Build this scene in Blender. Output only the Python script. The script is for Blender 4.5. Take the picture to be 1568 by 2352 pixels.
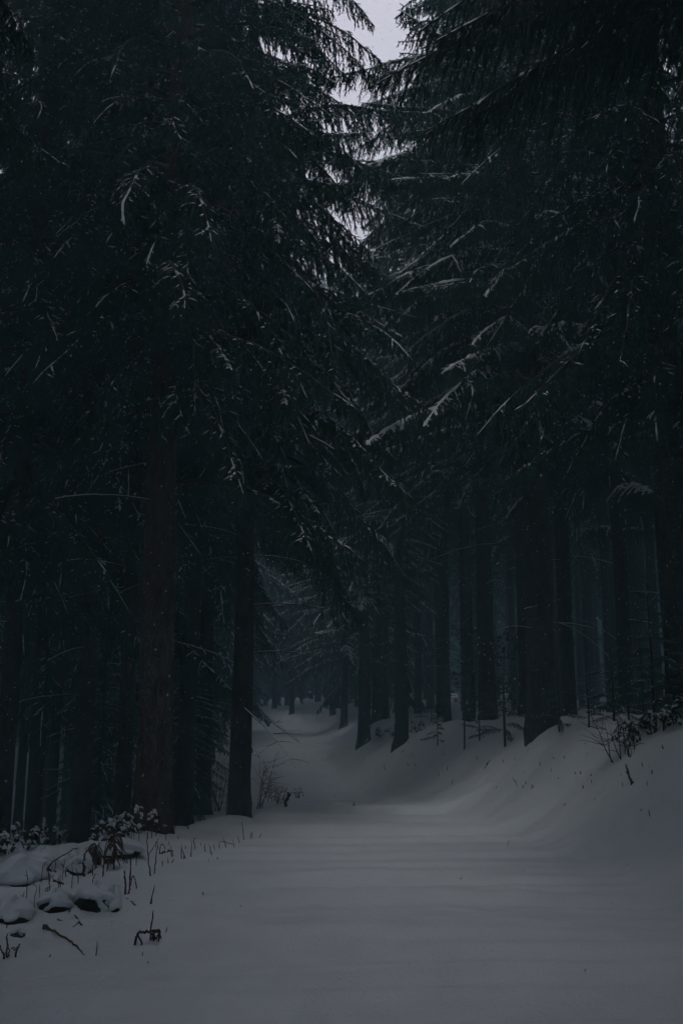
import bpy, bmesh, math, random
import numpy as np
from mathutils import Matrix, Vector, Euler
R = math.radians
sc = bpy.context.scene
for o in list(bpy.data.objects):
    bpy.data.objects.remove(o)
rnd = random.Random(11)
NR = np.random.default_rng(5)

# ------------------------------------------------------------------ camera
CAM_H, PITCH = 1.6, R(11.5)
cam = bpy.data.cameras.new('camera')
cam.sensor_fit = 'VERTICAL'; cam.sensor_height = 36.0; cam.lens = 34.7
cam.clip_start = 0.05; cam.clip_end = 1500
cam_o = bpy.data.objects.new('camera', cam); sc.collection.objects.link(cam_o)
cam_o.location = (0, 0, CAM_H); cam_o.rotation_euler = (R(90) + PITCH, 0, 0)
sc.camera = cam_o

# ------------------------------------------------------------------ light: heavy overcast, dusk-dark
SUN_EL, SUN_AZ = 58, 188            # degrees; azimuth clockwise from +Y
world = bpy.data.worlds.new('World'); sc.world = world; world.use_nodes = True
wn = world.node_tree.nodes; wl = world.node_tree.links
sky = wn.new('ShaderNodeTexSky'); sky.sky_type = 'NISHITA'; sky.sun_disc = False
sky.sun_elevation = R(SUN_EL); sky.sun_rotation = R(SUN_AZ); sky.dust_density = 4.0; sky.air_density = 1.0
hs = wn.new('ShaderNodeHueSaturation'); hs.inputs['Saturation'].default_value = 0.10
mx = wn.new('ShaderNodeMix'); mx.data_type = 'RGBA'; mx.inputs['Factor'].default_value = 0.93
mx.inputs['B'].default_value = (5.7, 5.4, 6.2, 1)      # even cloud deck
bg = wn['Background']; bg.inputs['Strength'].default_value = 0.118
world.cycles.sampling_method = 'NONE'
wl.new(sky.outputs[0], hs.inputs['Color']); wl.new(hs.outputs[0], mx.inputs['A'])
wl.new(mx.outputs['Result'], bg.inputs['Color'])
sun = bpy.data.lights.new('sun', 'SUN'); sun.energy = 0.36; sun.angle = R(14); sun.color = (1.0, 0.97, 0.94)
sun_o = bpy.data.objects.new('sun', sun); sc.collection.objects.link(sun_o)
az, el = R(SUN_AZ), R(SUN_EL)
sd = Vector((math.sin(az)*math.cos(el), math.cos(az)*math.cos(el), math.sin(el)))
sun_o.rotation_euler = sd.to_track_quat('Z', 'Y').to_euler()
vs = sc.view_settings
vs.view_transform = 'Standard'; vs.look = 'None'; vs.gamma = 1.0; vs.exposure = 0.40; vs.use_curve_mapping = False
cy = sc.cycles
cy.max_bounces = 3; cy.diffuse_bounces = 2; cy.glossy_bounces = 1; cy.transmission_bounces = 0
cy.volume_bounces = 1; cy.transparent_max_bounces = 4
cy.use_adaptive_sampling = True; cy.adaptive_threshold = 0.08; cy.adaptive_min_samples = 20
cy.use_denoising = True; cy.denoiser = 'OPENIMAGEDENOISE'
cy.caustics_reflective = False; cy.caustics_refractive = False

# ------------------------------------------------------------------ helpers
C = sc.collection
def link(name, data, parent=None, mat=None):
    o = bpy.data.objects.new(name, data); C.objects.link(o)
    if parent is not None: o.parent = parent
    if mat is not None and data is not None:
        for m in (mat if isinstance(mat, (list, tuple)) else [mat]): data.materials.append(m)
    return o
def tag(o, label=None, cat=None, group=None, kind=None):
    if label: o['label'] = label
    if cat: o['category'] = cat
    if group: o['group'] = group
    if kind: o['kind'] = kind
    return o
FOC, CU, CV = 2265.0, 784.0, 1176.0
def at(u, v, y):
    """world point at forward distance y seen at (u, v) of a 1568 x 2352 frame"""
    a, b = (u-CU)/FOC, (CV-v)/FOC
    dy = math.cos(PITCH) - math.sin(PITCH)*b; dz = math.sin(PITCH) + math.cos(PITCH)*b
    return Vector((a/dy*y, y, CAM_H + dz/dy*y))
def hash2(ix, iy, seed):
    h = (ix.astype(np.int64)*374761393 + iy.astype(np.int64)*668265263 + seed*982451653) & 0x7fffffff
    h = (h ^ (h >> 13))*1274126177 & 0x7fffffff
    h = (h ^ (h >> 16)) & 0xffff
    return h/32767.5 - 1.0
def vnoise(x, y, seed=0):
    ix, iy = np.floor(x), np.floor(y); fx, fy = x-ix, y-iy
    ux, uy = fx**3*(fx*(fx*6-15)+10), fy**3*(fy*(fy*6-15)+10)
    a, b = hash2(ix, iy, seed), hash2(ix+1, iy, seed)
    c, d = hash2(ix, iy+1, seed), hash2(ix+1, iy+1, seed)
    return (a*(1-ux)+b*ux)*(1-uy) + (c*(1-ux)+d*ux)*uy
def sstep(a, b, x):
    t = np.clip((x-a)/(b-a), 0, 1); return t*t*(3-2*t)
class Geo:
    """collects vertices and faces per material slot and builds one mesh"""
    def __init__(s): s.v = []; s.f3 = []; s.f4 = []; s.n = 0
    def add(s, v, f, mi):
        f = np.asarray(f, dtype=np.int64)+s.n
        s.v.append(np.asarray(v, dtype=np.float32).reshape(-1, 3)); s.n += len(s.v[-1])
        (s.f3 if f.shape[1] == 3 else s.f4).append((f, np.full(len(f), mi, dtype=np.int32)))
    def tube(s, pts, rad, sides=5, mi=0, cap=False):
        pts = np.asarray(pts, float); n = len(pts); rad = np.broadcast_to(np.asarray(rad, float), (n,))
        t = np.gradient(pts, axis=0); t /= np.linalg.norm(t, axis=1)[:, None]+1e-9
        ref = np.where(np.abs(t[:, 2:3]) > 0.9, np.array([[1.0, 0, 0]]), np.array([[0, 0, 1.0]]))
        a = np.cross(t, ref); a /= np.linalg.norm(a, axis=1)[:, None]+1e-9
        b = np.cross(a, t)
        th = np.arange(sides)*2*math.pi/sides
        v = pts[:, None] + rad[:, None, None]*(np.cos(th)[None, :, None]*a[:, None]+np.sin(th)[None, :, None]*b[:, None])
        i = np.arange(n-1)[:, None]*sides; j = np.arange(sides)[None]; k = (j+1) % sides
        f = np.stack([i+j, i+k, i+k+sides, i+j+sides], -1).reshape(-1, 4)
        s.add(v, f, mi)
        if cap:
            base = s.n-sides
            s.f4.append((np.array([[base, base+1, base+2, base+3]]), np.array([mi], dtype=np.int32))) if sides == 4 else None
    def ridge(s, pts, w, h, mi, k=5):
        """rounded snow cover lying along a line"""
        pts = np.asarray(pts, float); n = len(pts)
        t = np.gradient(pts, axis=0); t[:, 2] *= 0.3; t /= np.linalg.norm(t, axis=1)[:, None]+1e-9
        a = np.cross(t, np.array([0, 0, 1.0])); a /= np.linalg.norm(a, axis=1)[:, None]+1e-9
        th = np.linspace(math.pi*1.20, -0.20*math.pi, k)
        v = pts[:, None] + a[:, None]*(np.cos(th)[None, :, None]*w[:, None, None])
        v[:, :, 2] += np.sin(th)[None]*h[:, None]
        i = np.arange(n-1)[:, None]*k; j = np.arange(k-1)[None]
        f = np.stack([i+j, i+j+1, i+j+1+k, i+j+k], -1).reshape(-1, 4)
        s.add(v, f, mi)
    def mesh(s, name, mats, smooth=True):
        me = bpy.data.meshes.new(name)
        v = np.concatenate(s.v); fs = []; mi = []; sz = []
        for arr, k in ((s.f3, 3), (s.f4, 4)):
            for f, m in arr:
                fs.append(f.ravel()); mi.append(m); sz.append(np.full(len(f), k, dtype=np.int32))
        loops = np.concatenate(fs).astype(np.int32); sz = np.concatenate(sz); mi = np.concatenate(mi)
        me.vertices.add(len(v)); me.vertices.foreach_set('co', v.ravel())
        me.loops.add(len(loops)); me.loops.foreach_set('vertex_index', loops)
        me.polygons.add(len(sz))
        st = np.zeros(len(sz), dtype=np.int32); st[1:] = np.cumsum(sz)[:-1]
        me.polygons.foreach_set('loop_start', st)
        me.polygons.foreach_set('material_index', mi)
        if smooth: me.polygons.foreach_set('use_smooth', np.ones(len(sz), dtype=bool))
        me.update(calc_edges=True)
        for m in mats: me.materials.append(m)
        return me

# ------------------------------------------------------------------ materials
def new_mat(name, rough=0.9):
    m = bpy.data.materials.new(name); m.use_nodes = True
    nt = m.node_tree; p = nt.nodes['Principled BSDF']; p.inputs['Roughness'].default_value = rough
    p.inputs['Specular IOR Level'].default_value = 0.2
    return m, nt, p
def nd(nt, t, **kw):
    n = nt.nodes.new(t)
    for k, v in kw.items(): setattr(n, k, v)
    return n
def ramp(nt, src, stops):
    r = nd(nt, 'ShaderNodeValToRGB')
    e = r.color_ramp.elements
    e[0].position, e[0].color = stops[0][0], (*stops[0][1], 1); e[1].position, e[1].color = stops[-1][0], (*stops[-1][1], 1)
    for p_, c_ in stops[1:-1]:
        x = e.new(p_); x.color = (*c_, 1)
    nt.links.new(src, r.inputs['Fac']); return r
def snow_mat():
    m, nt, p = new_mat('snow', 0.75)
    tc = nd(nt, 'ShaderNodeTexCoord')
    n1 = nd(nt, 'ShaderNodeTexNoise'); n1.inputs['Scale'].default_value = 2.2; n1.inputs['Detail'].default_value = 5
    nt.links.new(tc.outputs['Object'], n1.inputs['Vector'])
    r = ramp(nt, n1.outputs['Fac'], [(0.3, (0.715, 0.775, 0.80)), (0.7, (0.785, 0.84, 0.87))])
    nt.links.new(r.outputs['Color'], p.inputs['Base Color'])
    n2 = nd(nt, 'ShaderNodeTexNoise'); n2.inputs['Scale'].default_value = 38; n2.inputs['Detail'].default_value = 6
    nt.links.new(tc.outputs['Object'], n2.inputs['Vector'])
    b = nd(nt, 'ShaderNodeBump'); b.inputs['Strength'].default_value = 0.6; b.inputs['Distance'].default_value = 0.016
    nt.links.new(n2.outputs['Fac'], b.inputs['Height']); nt.links.new(b.outputs['Normal'], p.inputs['Normal'])
    return m
def needle_mat(name, a, b_):
    m, nt, p = new_mat(name, 0.8)
    oi = nd(nt, 'ShaderNodeObjectInfo'); tc = nd(nt, 'ShaderNodeTexCoord')
    n = nd(nt, 'ShaderNodeTexNoise'); n.inputs['Scale'].default_value = 3.0
    nt.links.new(tc.outputs['Object'], n.inputs['Vector'])
    ad = nd(nt, 'ShaderNodeMath', operation='MULTIPLY_ADD'); ad.inputs[1].default_value = 0.35; 
    nt.links.new(oi.outputs['Random'], ad.inputs[0]); nt.links.new(n.outputs['Fac'], ad.inputs[2])
    r = ramp(nt, ad.outputs[0], [(0.35, a), (0.95, b_)])
    nt.links.new(r.outputs['Color'], p.inputs['Base Color']); return m
def bark_mat(name, dark, light, plaster):
    m, nt, p = new_mat(name, 0.95)
    tc = nd(nt, 'ShaderNodeTexCoord'); mp = nd(nt, 'ShaderNodeMapping'); mp.inputs['Scale'].default_value = (1, 1, 0.45)
    nt.links.new(tc.outputs['Object'], mp.inputs['Vector'])
    vo = nd(nt, 'ShaderNodeTexVoronoi'); vo.inputs['Scale'].default_value = 28; vo.feature = 'DISTANCE_TO_EDGE'
    n = nd(nt, 'ShaderNodeTexNoise'); n.inputs['Scale'].default_value = 9; n.inputs['Detail'].default_value = 7
    nt.links.new(mp.outputs[0], vo.inputs['Vector']); nt.links.new(mp.outputs[0], n.inputs['Vector'])
    r = ramp(nt, n.outputs['Fac'], [(0.3, dark), (0.75, light)])
    # wind-driven snow stuck to one side
    g = nd(nt, 'ShaderNodeNewGeometry'); dt = nd(nt, 'ShaderNodeVectorMath', operation='DOT_PRODUCT')
    dt.inputs[1].default_value = (-0.93, -0.25, 0.25); nt.links.new(g.outputs['Normal'], dt.inputs[0])
    n3 = nd(nt, 'ShaderNodeTexNoise'); n3.inputs['Scale'].default_value = 6; n3.inputs['Detail'].default_value = 8; n3.inputs['Roughness'].default_value = 0.7
    nt.links.new(tc.outputs['Object'], n3.inputs['Vector'])
    mu = nd(nt, 'ShaderNodeMath', operation='MULTIPLY_ADD'); mu.inputs[1].default_value = 0.5
    nt.links.new(dt.outputs['Value'], mu.inputs[0]); nt.links.new(n3.outputs['Fac'], mu.inputs[2])
    r2 = ramp(nt, mu.outputs[0], [(1.02-plaster, (0, 0, 0)), (1.09-plaster, (1, 1, 1))])
    mxx = nd(nt, 'ShaderNodeMix', data_type='RGBA'); mxx.inputs['B'].default_value = (0.7, 0.71, 0.74, 1)
    nt.links.new(r2.outputs['Color'], mxx.inputs['Factor']); nt.links.new(r.outputs['Color'], mxx.inputs['A'])
    nt.links.new(mxx.outputs['Result'], p.inputs['Base Color'])
    m1 = nd(nt, 'ShaderNodeMath', operation='MULTIPLY_ADD'); m1.inputs[1].default_value = 1.4
    nt.links.new(vo.outputs['Distance'], m1.inputs[0]); nt.links.new(n.outputs['Fac'], m1.inputs[2])
    b = nd(nt, 'ShaderNodeBump'); b.inputs['Strength'].default_value = 1.0; b.inputs['Distance'].default_value = 0.05
    nt.links.new(m1.outputs[0], b.inputs['Height']); nt.links.new(b.outputs['Normal'], p.inputs['Normal'])
    return m
def plain_mat(name, a, b_, scale=20, rough=0.9):
    m, nt, p = new_mat(name, rough)
    tc = nd(nt, 'ShaderNodeTexCoord'); n = nd(nt, 'ShaderNodeTexNoise'); n.inputs['Scale'].default_value = scale; n.inputs['Detail'].default_value = 4
    nt.links.new(tc.outputs['Object'], n.inputs['Vector'])
    r = ramp(nt, n.outputs['Fac'], [(0.3, a), (0.7, b_)])
    nt.links.new(r.outputs['Color'], p.inputs['Base Color']); return m
M_SNOW = snow_mat()
M_NEEDLE = needle_mat('spruce_needles', (0.016, 0.060, 0.047), (0.032, 0.105, 0.084))
M_BARK = bark_mat('spruce_bark', (0.020, 0.026, 0.026), (0.058, 0.062, 0.058), -0.05)
M_BARK_RED = bark_mat('reddish_bark', (0.036, 0.028, 0.025), (0.110, 0.082, 0.069), -0.06)
M_TWIG = plain_mat('twig_wood', (0.028, 0.024, 0.021), (0.06, 0.05, 0.042))
M_STALK = plain_mat('dry_stalk', (0.055, 0.032, 0.026), (0.13, 0.08, 0.06), 30)
M_LEAF = plain_mat('bramble_leaf', (0.022, 0.032, 0.022), (0.05, 0.05, 0.034), 12, 0.7)
M_EARTH = plain_mat('dark_earth', (0.018, 0.016, 0.014), (0.055, 0.045, 0.036), 14)
M_FLAKE = plain_mat('snowflake', (0.8, 0.8, 0.82), (0.85, 0.85, 0.87), 2)

# ------------------------------------------------------------------ ground form
_Y = [-400, 0, 5, 10, 14, 17, 21, 25, 30, 36, 40, 48, 60, 90, 400]
_XR = [3.4, 3.4, 3.4, 3.25, 2.7, 2.05, 1.3, 0.6, 0.0, -0.5, -0.65, -1.1, -7.5, -29, -150]
_XL = [-3.4, -3.4, -3.3, -3.0, -2.4, -2.3, -2.6, -3.2, -3.9, -4.7, -5.1, -6.0, -12.2, -33.5, -154]
_ZC = [1.7, 1.7, 1.75, 1.72, 1.58, 1.42, 1.36, 1.3, 1.3, 1.35, 1.4, 1.5, 1.8, 2.4, 2.4]
_ZR = [0, 0, 0, 0, 0, 0, 0, 0, 0.0, 0.28, 0.45, 0.76, 1.0, 1.2, 1.2]
DRIFT = [(at(u_, 1637, y_).x, y_, r_) for u_, y_, r_ in ((553, 15.6, .45), (360, 13.9, .6), (430, 17.6, .4), (1243, 17.2, .6), (1311, 21.5, .4), (1211, 21, .4), (1120, 23.5, .5), (1077, 26, .4), (921, 27, .5), (872, 34, .6), (835, 32, .5), (1580, 13.8, .6), (1440, 19, .4))]
def height(x, y):
    x = np.asarray(x, float); y = np.asarray(y, float)
    xr = np.interp(y, _Y, _XR); xl = np.interp(y, _Y, _XL); zc = np.interp(y, _Y, _ZC)
    zr = np.interp(y, _Y, _ZR)
    lip = np.interp(x, [-4.5, -3.3, -1.7, 0.2, 2.5, 4], [11.8, 13.0, 15.6, 19.0, 20.5, 21]) + 0.5*vnoise(x*0.9, x*0+2.3, 3)
    dip = -0.42*sstep(-0.8, 4.2, y-lip)*(1-sstep(26, 38, y))
    dip += 0.035*np.exp(-((y-lip+0.5)/0.8)**2)
    road = zr+dip
    wob = 0.25*vnoise(y*0.35, x*0+0.7, 8)+0.1*vnoise(y*1.3, x*0+1.7, 9)
    tb = (x-xr+0.7*wob+0.45)/2.6
    bank = sstep(0, 1, tb)
    top = zc + 0.028*np.clip(x-xr-2.2, 0, 60) + 0.10*vnoise(x*0.5, y*0.5, 21) + 0.05*vnoise(x*1.7, y*1.7, 22)
    z = road*(1-bank)+np.maximum(top, road)*bank
    fl = sstep(0.2, 2.8, xl-x)
    left = -0.35 - 0.24*np.clip(xl-x, 0, 22) - 0.03*np.clip(y-14, 0, 40) + 0.11*np.clip(y-66, 0, 110) + 0.12*vnoise(x*0.4, y*0.4, 31) + 0.05*vnoise(x*1.5, y*1.5, 32)
    near = 1-sstep(12.0, 15.5, y)
    left = left*(1-near)+near*(0.10+0.14*vnoise(x*0.6, y*0.6, 33)+0.06*vnoise(x*2.2, y*2.2, 34))
    z = z*(1-fl)+left*fl
    for dx_, dy_, dr_ in DRIFT:                       # snow drifted against the trunks
        z = z + 0.13*np.exp(-((x-dx_+0.18)**2+(y-dy_+0.22)**2)/dr_**2)
    # wind-laid drifts and ripples
    wx = x+0.6*vnoise(x*0.4, y*0.4, 44); wy = y+0.5*vnoise(x*0.35, y*0.45, 45)
    sl = wy - 0.10*wx
    slope = bank*(1-bank)*4
    flat = 1-slope
    z = z + flat*(0.070*vnoise(wx*0.22, sl*0.8, 41) + 0.066*vnoise(wx*0.20, sl*2.2, 42) + 0.034*vnoise(wx*0.36, sl*5.0, 43) + 0.010*vnoise(x*3.0, y*3.0, 66)+0.006*vnoise(wx*0.9, sl*11.0, 49))*(1-0.4*fl)
    lump = sstep(6.6, 7.8, y)*(1-sstep(11.5, 13.5, y))*sstep(1.75, 2.5, -x)*(1-sstep(5.0, 6.5, -x))
    z = z + lump*(0.15*np.maximum(0, vnoise(x*2.6+3, y*2.6, 61))+0.07*np.maximum(0, vnoise(x*5.2, y*5.2, 62))-0.02)
    z = z + (slope*0.7+bank*0.3)*(0.075*vnoise(x*1.5, y*1.1, 63)+0.045*vnoise(x*3.7, y*3.2, 64)+0.016*vnoise(x*9, y*8, 65))
    z = z + slope*(0.035*vnoise(wx*0.9+wy*0.25, wy*0.55-wx*0.3, 46)+0.026*vnoise((wx+0.6*wy)*2.6, (wy-0.5*wx)*0.6, 47))
    z = z + 0.006*vnoise(x*5, y*5, 48)*(0.3+slope+fl)
    return z
def hgt(x, y): return float(height(np.array([x]), np.array([y]))[0])
def axis_pts(segs):
    out = [segs[0][0]]
    for a, b, d in segs:
        n = max(1, int(round((b-a)/d))); out += list(np.linspace(a, b, n+1)[1:])
    return np.array(out)
xs = axis_pts([(-400, -60, 20), (-60, -16, 2.2), (-16, -7, 0.3), (-7, 8, 0.055), (8, 18, 0.35), (18, 60, 2.1), (60, 400, 20)])
ys = axis_pts([(-120, -10, 8), (-10, 2, 0.6), (2, 12, 0.045), (12, 24, 0.06), (24, 42, 0.15), (42, 90, 0.8), (90, 420, 15)])
GX, GY = np.meshgrid(xs, ys); GZ = height(GX, GY)
nx, ny = len(xs), len(ys)
dzx = np.gradient(GZ, xs, axis=1); dzy = np.gradient(GZ, ys, axis=0)
GN = np.stack([-dzx, -dzy, np.ones_like(GZ)], -1); GN /= np.linalg.norm(GN, axis=-1)[..., None]
vid = np.arange(nx*ny).reshape(ny, nx)
quads = np.stack([vid[:-1, :-1], vid[:-1, 1:], vid[1:, 1:], vid[1:, :-1]], -1).reshape(-1, 4)
qx = (GX[:-1, :-1]+GX[1:, 1:]).ravel()/2; qy = (GY[:-1, :-1]+GY[1:, 1:]).ravel()/2
on_road = (qx < np.interp(qy, _Y, _XR)) & (qx > np.interp(qy, _Y, _XL))
for nm, sel in (('forest_road', on_road), ('snowy_ground', ~on_road)):
    q = quads[sel]; used, inv = np.unique(q, return_inverse=True)
    g = Geo(); g.add(np.stack([GX.ravel()[used], GY.ravel()[used], GZ.ravel()[used]], -1), inv.reshape(-1, 4), 0)
    me = g.mesh(nm, [M_SNOW])
    me.normals_split_custom_set_from_vertices(GN.reshape(-1, 3)[used].tolist())
    tag(link(nm, me), kind='structure')

# ------------------------------------------------------------------ spruce branches
def bend(p, d, n, step, grav, jit, rg):
    pts = [p]; d = d/np.linalg.norm(d)
    for _ in range(n):
        d = d + np.array([0, 0, -grav]) + rg.normal(0, jit, 3); d /= np.linalg.norm(d)
        p = p + d*step; pts.append(p)
    return np.array(pts)
def needles(g, P0, P1, sp, ln, w, rg, mi=1):
    """needle triangles along many straight shoots"""
    P0 = np.asarray(P0); P1 = np.asarray(P1); D = P1-P0; L = np.linalg.norm(D, axis=1)+1e-9; D = D/L[:, None]
    cnt = np.maximum(2, (L/sp).astype(int)); idx = np.repeat(np.arange(len(L)), cnt)
    t = rg.random(len(idx)); base = P0[idx]+(P1-P0)[idx]*t[:, None]
    r = rg.normal(size=(len(idx), 3)); d = D[idx]
    r -= d*np.sum(r*d, 1)[:, None]; r /= np.linalg.norm(r, axis=1)[:, None]+1e-9
    nd_ = d*0.75+r*0.72; nd_ /= np.linalg.norm(nd_, axis=1)[:, None]
    s = np.cross(d, r)
    tip = base+nd_*(ln*(0.7+0.6*rg.random(len(idx))))[:, None]
    v = np.stack([base-s*w*0.5, base+s*w*0.5, tip], 1).reshape(-1, 3)
    g.add(v, np.arange(len(v)).reshape(-1, 3), mi)
def core(g, P0, P1, w, rg, mi=1):
    """shoot cores: slim three-sided spindles"""
    P0 = np.asarray(P0); P1 = np.asarray(P1); D = P1-P0; D = D/(np.linalg.norm(D, axis=1)[:, None]+1e-9)
    r = rg.normal(size=D.shape); r -= D*np.sum(r*D, 1)[:, None]; r /= np.linalg.norm(r, axis=1)[:, None]+1e-9
    s = np.cross(D, r)
    a = P0+r*w*0.5; b = P0-r*w*0.25+s*w*0.43; c = P0-r*w*0.25-s*w*0.43
    v = np.stack([a, b, c, P1], 1).reshape(-1, 3); i = np.arange(len(P0))[:, None]*4
    f = np.concatenate([i+np.array([[0, 1, 3]]), i+np.array([[1, 2, 3]]), i+np.array([[2, 0, 3]])])
    g.add(v, f, mi)
def grow_branch(g, seed, L, lod, snow, sag=1.0, comb=1.0, org=np.zeros(3), yaw=0.0, pitch=0.0, hang=1.0):
    """a Norway spruce limb: arching axis, hanging comb of branchlets, side shoots, snow lying on top"""
    rg = np.random.default_rng(seed)
    n = 16; step = L/n; d = np.array([math.cos(yaw)*math.cos(pitch), math.sin(yaw)*math.cos(pitch), math.sin(pitch)]); p = np.array(org, float)
    pts = [p]
    for i in range(n):
        t = i/n
        d = d+np.array([0, 0, -sag*(0.03+0.10*math.sin(math.pi*min(1, t*1.2))*(1 if t < 0.8 else 0.2))]) + np.append(rg.normal(0, 0.06, 2), rg.normal(0, 0.035))
        d /= np.linalg.norm(d); p = p+d*step; pts.append(p)
    ax = np.array(pts); T = np.gradient(ax, axis=0); T /= np.linalg.norm(T, axis=1)[:, None]
    g.tube(ax, np.linspace(0.012+0.0065*L, 0.004, n+1), 5 if lod < 2 else 3, 0)
    nb = int({0: 27, 1: 21, 1.5: 15, 2: 9}[lod]*L); F0 = []; F1 = []; W = []; SN = []
    for k in range(nb):
        t = 0.10+0.89*(k+rg.random())/nb
        i = min(int(t*n), n-1); fr = t*n-i
        b = ax[i]*(1-fr)+ax[i+1]*fr; td = T[i]
        side = np.cross(td, [0, 0, 1.0]); side /= np.linalg.norm(side)+1e-9; side *= (1 if k % 2 else -1)
        ln = (0.16+0.72*math.sin(math.pi*min(1, 0.12+t*0.9))**0.8*min(1, L/3.2))*(0.65+0.6*rg.random())*hang
        ang = R(rg.uniform(40, 72)); dd = td*math.cos(ang)+side*math.sin(ang)+np.array([0, 0, rg.uniform(-0.25, 0.1)])
        m = {0: 6, 1: 6, 1.5: 5, 2: 3}[lod]
        bl = bend(b, dd, m, ln/m, {0: 0.55, 1: 0.55, 1.5: 0.62, 2: 0.95}[lod]*comb*(0.55+0.9*rg.random()), 0.10, rg)
        SN.append(bl)
        F0.append(bl[:-1]); F1.append(bl[1:])
        if lod < 1.5: g.tube(bl[::2], [0.006, 0.005, 0.004, 0.002][:len(bl[::2])], 3, 0)
        nt_ = int(ln/{0: 0.030, 1: 0.036, 1.5: 0.052, 2: 0.085}[lod])
        if nt_:
            tt = (np.arange(nt_)+rg.random(nt_))/nt_*m; ii = np.minimum(tt.astype(int), m-1); ff = (tt-ii)[:, None]
            o_ = bl[ii]*(1-ff)+bl[ii+1]*ff; dv = bl[ii+1]-bl[ii]; dv /= np.linalg.norm(dv, axis=1)[:, None]+1e-9
            sv = rg.normal(size=(nt_, 3)); sv -= dv*np.sum(sv*dv, 1)[:, None]; sv /= np.linalg.norm(sv, axis=1)[:, None]+1e-9
            tl = (0.05+0.13*rg.random(nt_))*(1-0.45*tt/m)*{0: 0.9, 1: 1.0, 1.5: 1.2, 2: 1.35}[lod]
            tv = dv*0.72+sv*0.55+np.array([[0, 0, -0.35*comb]]); tv /= np.linalg.norm(tv, axis=1)[:, None]
            F0.append(o_); F1.append(o_+tv*tl[:, None])
    q0 = ax[n//2:-1]; q1 = ax[n//2+1:]; F0.append(q0); F1.append(q1)
    F0 = np.concatenate(F0); F1 = np.concatenate(F1)
    if lod == 0: needles(g, F0, F1, 0.0030, 0.018, 0.0026, rg); core(g, F0, F1, 0.007, rg)
    elif lod == 1: needles(g, F0, F1, 0.0090, 0.030, 0.0085, rg); core(g, F0, F1, 0.020, rg)
    elif lod == 1.5: needles(g, F0, F1, 0.027, 0.040, 0.015, rg); core(g, F0, F1, 0.027, rg)
    else: needles(g, F0, F1, 0.050, 0.062, 0.030, rg); core(g, F0, F1, 0.050, rg)
    if snow > 0:
        m2 = {0: 60, 1: 40, 1.5: 24, 2: 14}[lod]
        s = np.linspace(0.06, 0.985, m2)*n; i = np.minimum(s.astype(int), n-1); f = (s-i)[:, None]
        line = ax[i]*(1-f)+ax[i+1]*f
        amp = 0.55+0.45*vnoise(s*1.1+seed, s*0, seed)+0.35*vnoise(s*3.1, s*0+seed, seed+3)
        amp = np.clip(amp-0.42*max(0, 0.9-snow), 0.0, 1.5)*min(1.1, 0.45+0.6*snow); amp[0] *= 0.2; amp[-1] *= 0.2
        line[:, 2] += 0.008
        line[:, 2] -= 0.02*(amp < 0.08)
        g.ridge(line, 0.003+(0.026 if snow > 0.9 else 0.015)*amp, 0.001+(0.032 if snow > 0.9 else 0.02)*amp, 2)
        for bl in SN:
            if rg.random() > 0.26*snow: continue
            hz = np.linalg.norm(np.diff(bl, axis=0)[:, :2], axis=1)/(np.linalg.norm(np.diff(bl, axis=0), axis=1)+1e-9)
            e = len(hz)
            while e > 1 and hz[e-1] < 0.42: e -= 1
            q = bl[:e+1]; m3 = max(3, 2*e+1); tq = np.linspace(0, e, m3); iq = np.minimum(tq.astype(int), e-1); fq = (tq-iq)[:, None]
            ql = q[iq]*(1-fq)+q[iq+1]*fq; ql[:, 2] += 0.006
            aw = rg.uniform(0.15, 1.35, m3)*(0.6+0.5*snow)*rg.uniform(0.6, 1.3); aw[-1] *= 0.35
            g.ridge(ql, 0.013*aw, 0.015*aw, 2, 4)
        if True:               # snow caught on level shoots
            dz = np.abs(F1[:, 2]-F0[:, 2])/(np.linalg.norm(F1-F0, axis=1)+1e-9)
            ok = (dz < 0.62) & (rg.random(len(dz)) < (0.85 if lod < 2 else 0.5)*snow); A = F0[ok]; B = F1[ok]; up = np.array([[0, 0, 0.010]])
            if len(A):
                d_ = B-A; sd_ = np.cross(d_, [0, 0, 1.0]); sd_ /= np.linalg.norm(sd_, axis=1)[:, None]+1e-9; w_ = rg.uniform(0.006, 0.019, len(A))[:, None]*(1.15 if lod < 1.5 else 1.7 if lod < 2 else 2.4); M_ = (A+B)/2
                V_ = np.stack([A+up*0.5, M_-sd_*w_, M_+up*1.6, M_+sd_*w_, B+up*0.5, M_-up*0.9*(snow > 0.9)], 1).reshape(-1, 3); I_ = np.arange(len(A))[:, None]*6
                g.add(V_, np.concatenate([I_+np.array([[0, 1, 2]]), I_+np.array([[0, 2, 3]]), I_+np.array([[1, 4, 2]]), I_+np.array([[2, 4, 3]])]+([I_+np.array([[0, 5, 1]]), I_+np.array([[0, 3, 5]]), I_+np.array([[1, 5, 4]]), I_+np.array([[5, 3, 4]])] if snow > 0.9 else [])), 2)
BR = {}          # kinds of limb, built once, shared
def branch_set(key, seed, n, L, lod, snow, sag, comb, hang=1.0):
    out = []
    for i in range(n):
        g = Geo(); grow_branch(g, seed+i*7, L, lod, snow*(0.7+0.6*i/max(1, n-1)), sag*(0.8+0.4*((i*3) % n)/max(1, n-1)), comb, hang=hang)
        out.append(g.mesh('branch', [M_TWIG, M_NEEDLE, M_SNOW]))
    BR[key] = out
branch_set('light', 103, 3, 3.2, 1, 0.5, 1.0, 1.0, 0.82)
branch_set('snowy', 203, 4, 3.2, 1, 1.8, 0.55, 1.0, 0.72)
branch_set('near', 303, 2, 4.6, 0, 0.5, 0.6, 1.45, 1.05)
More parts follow.
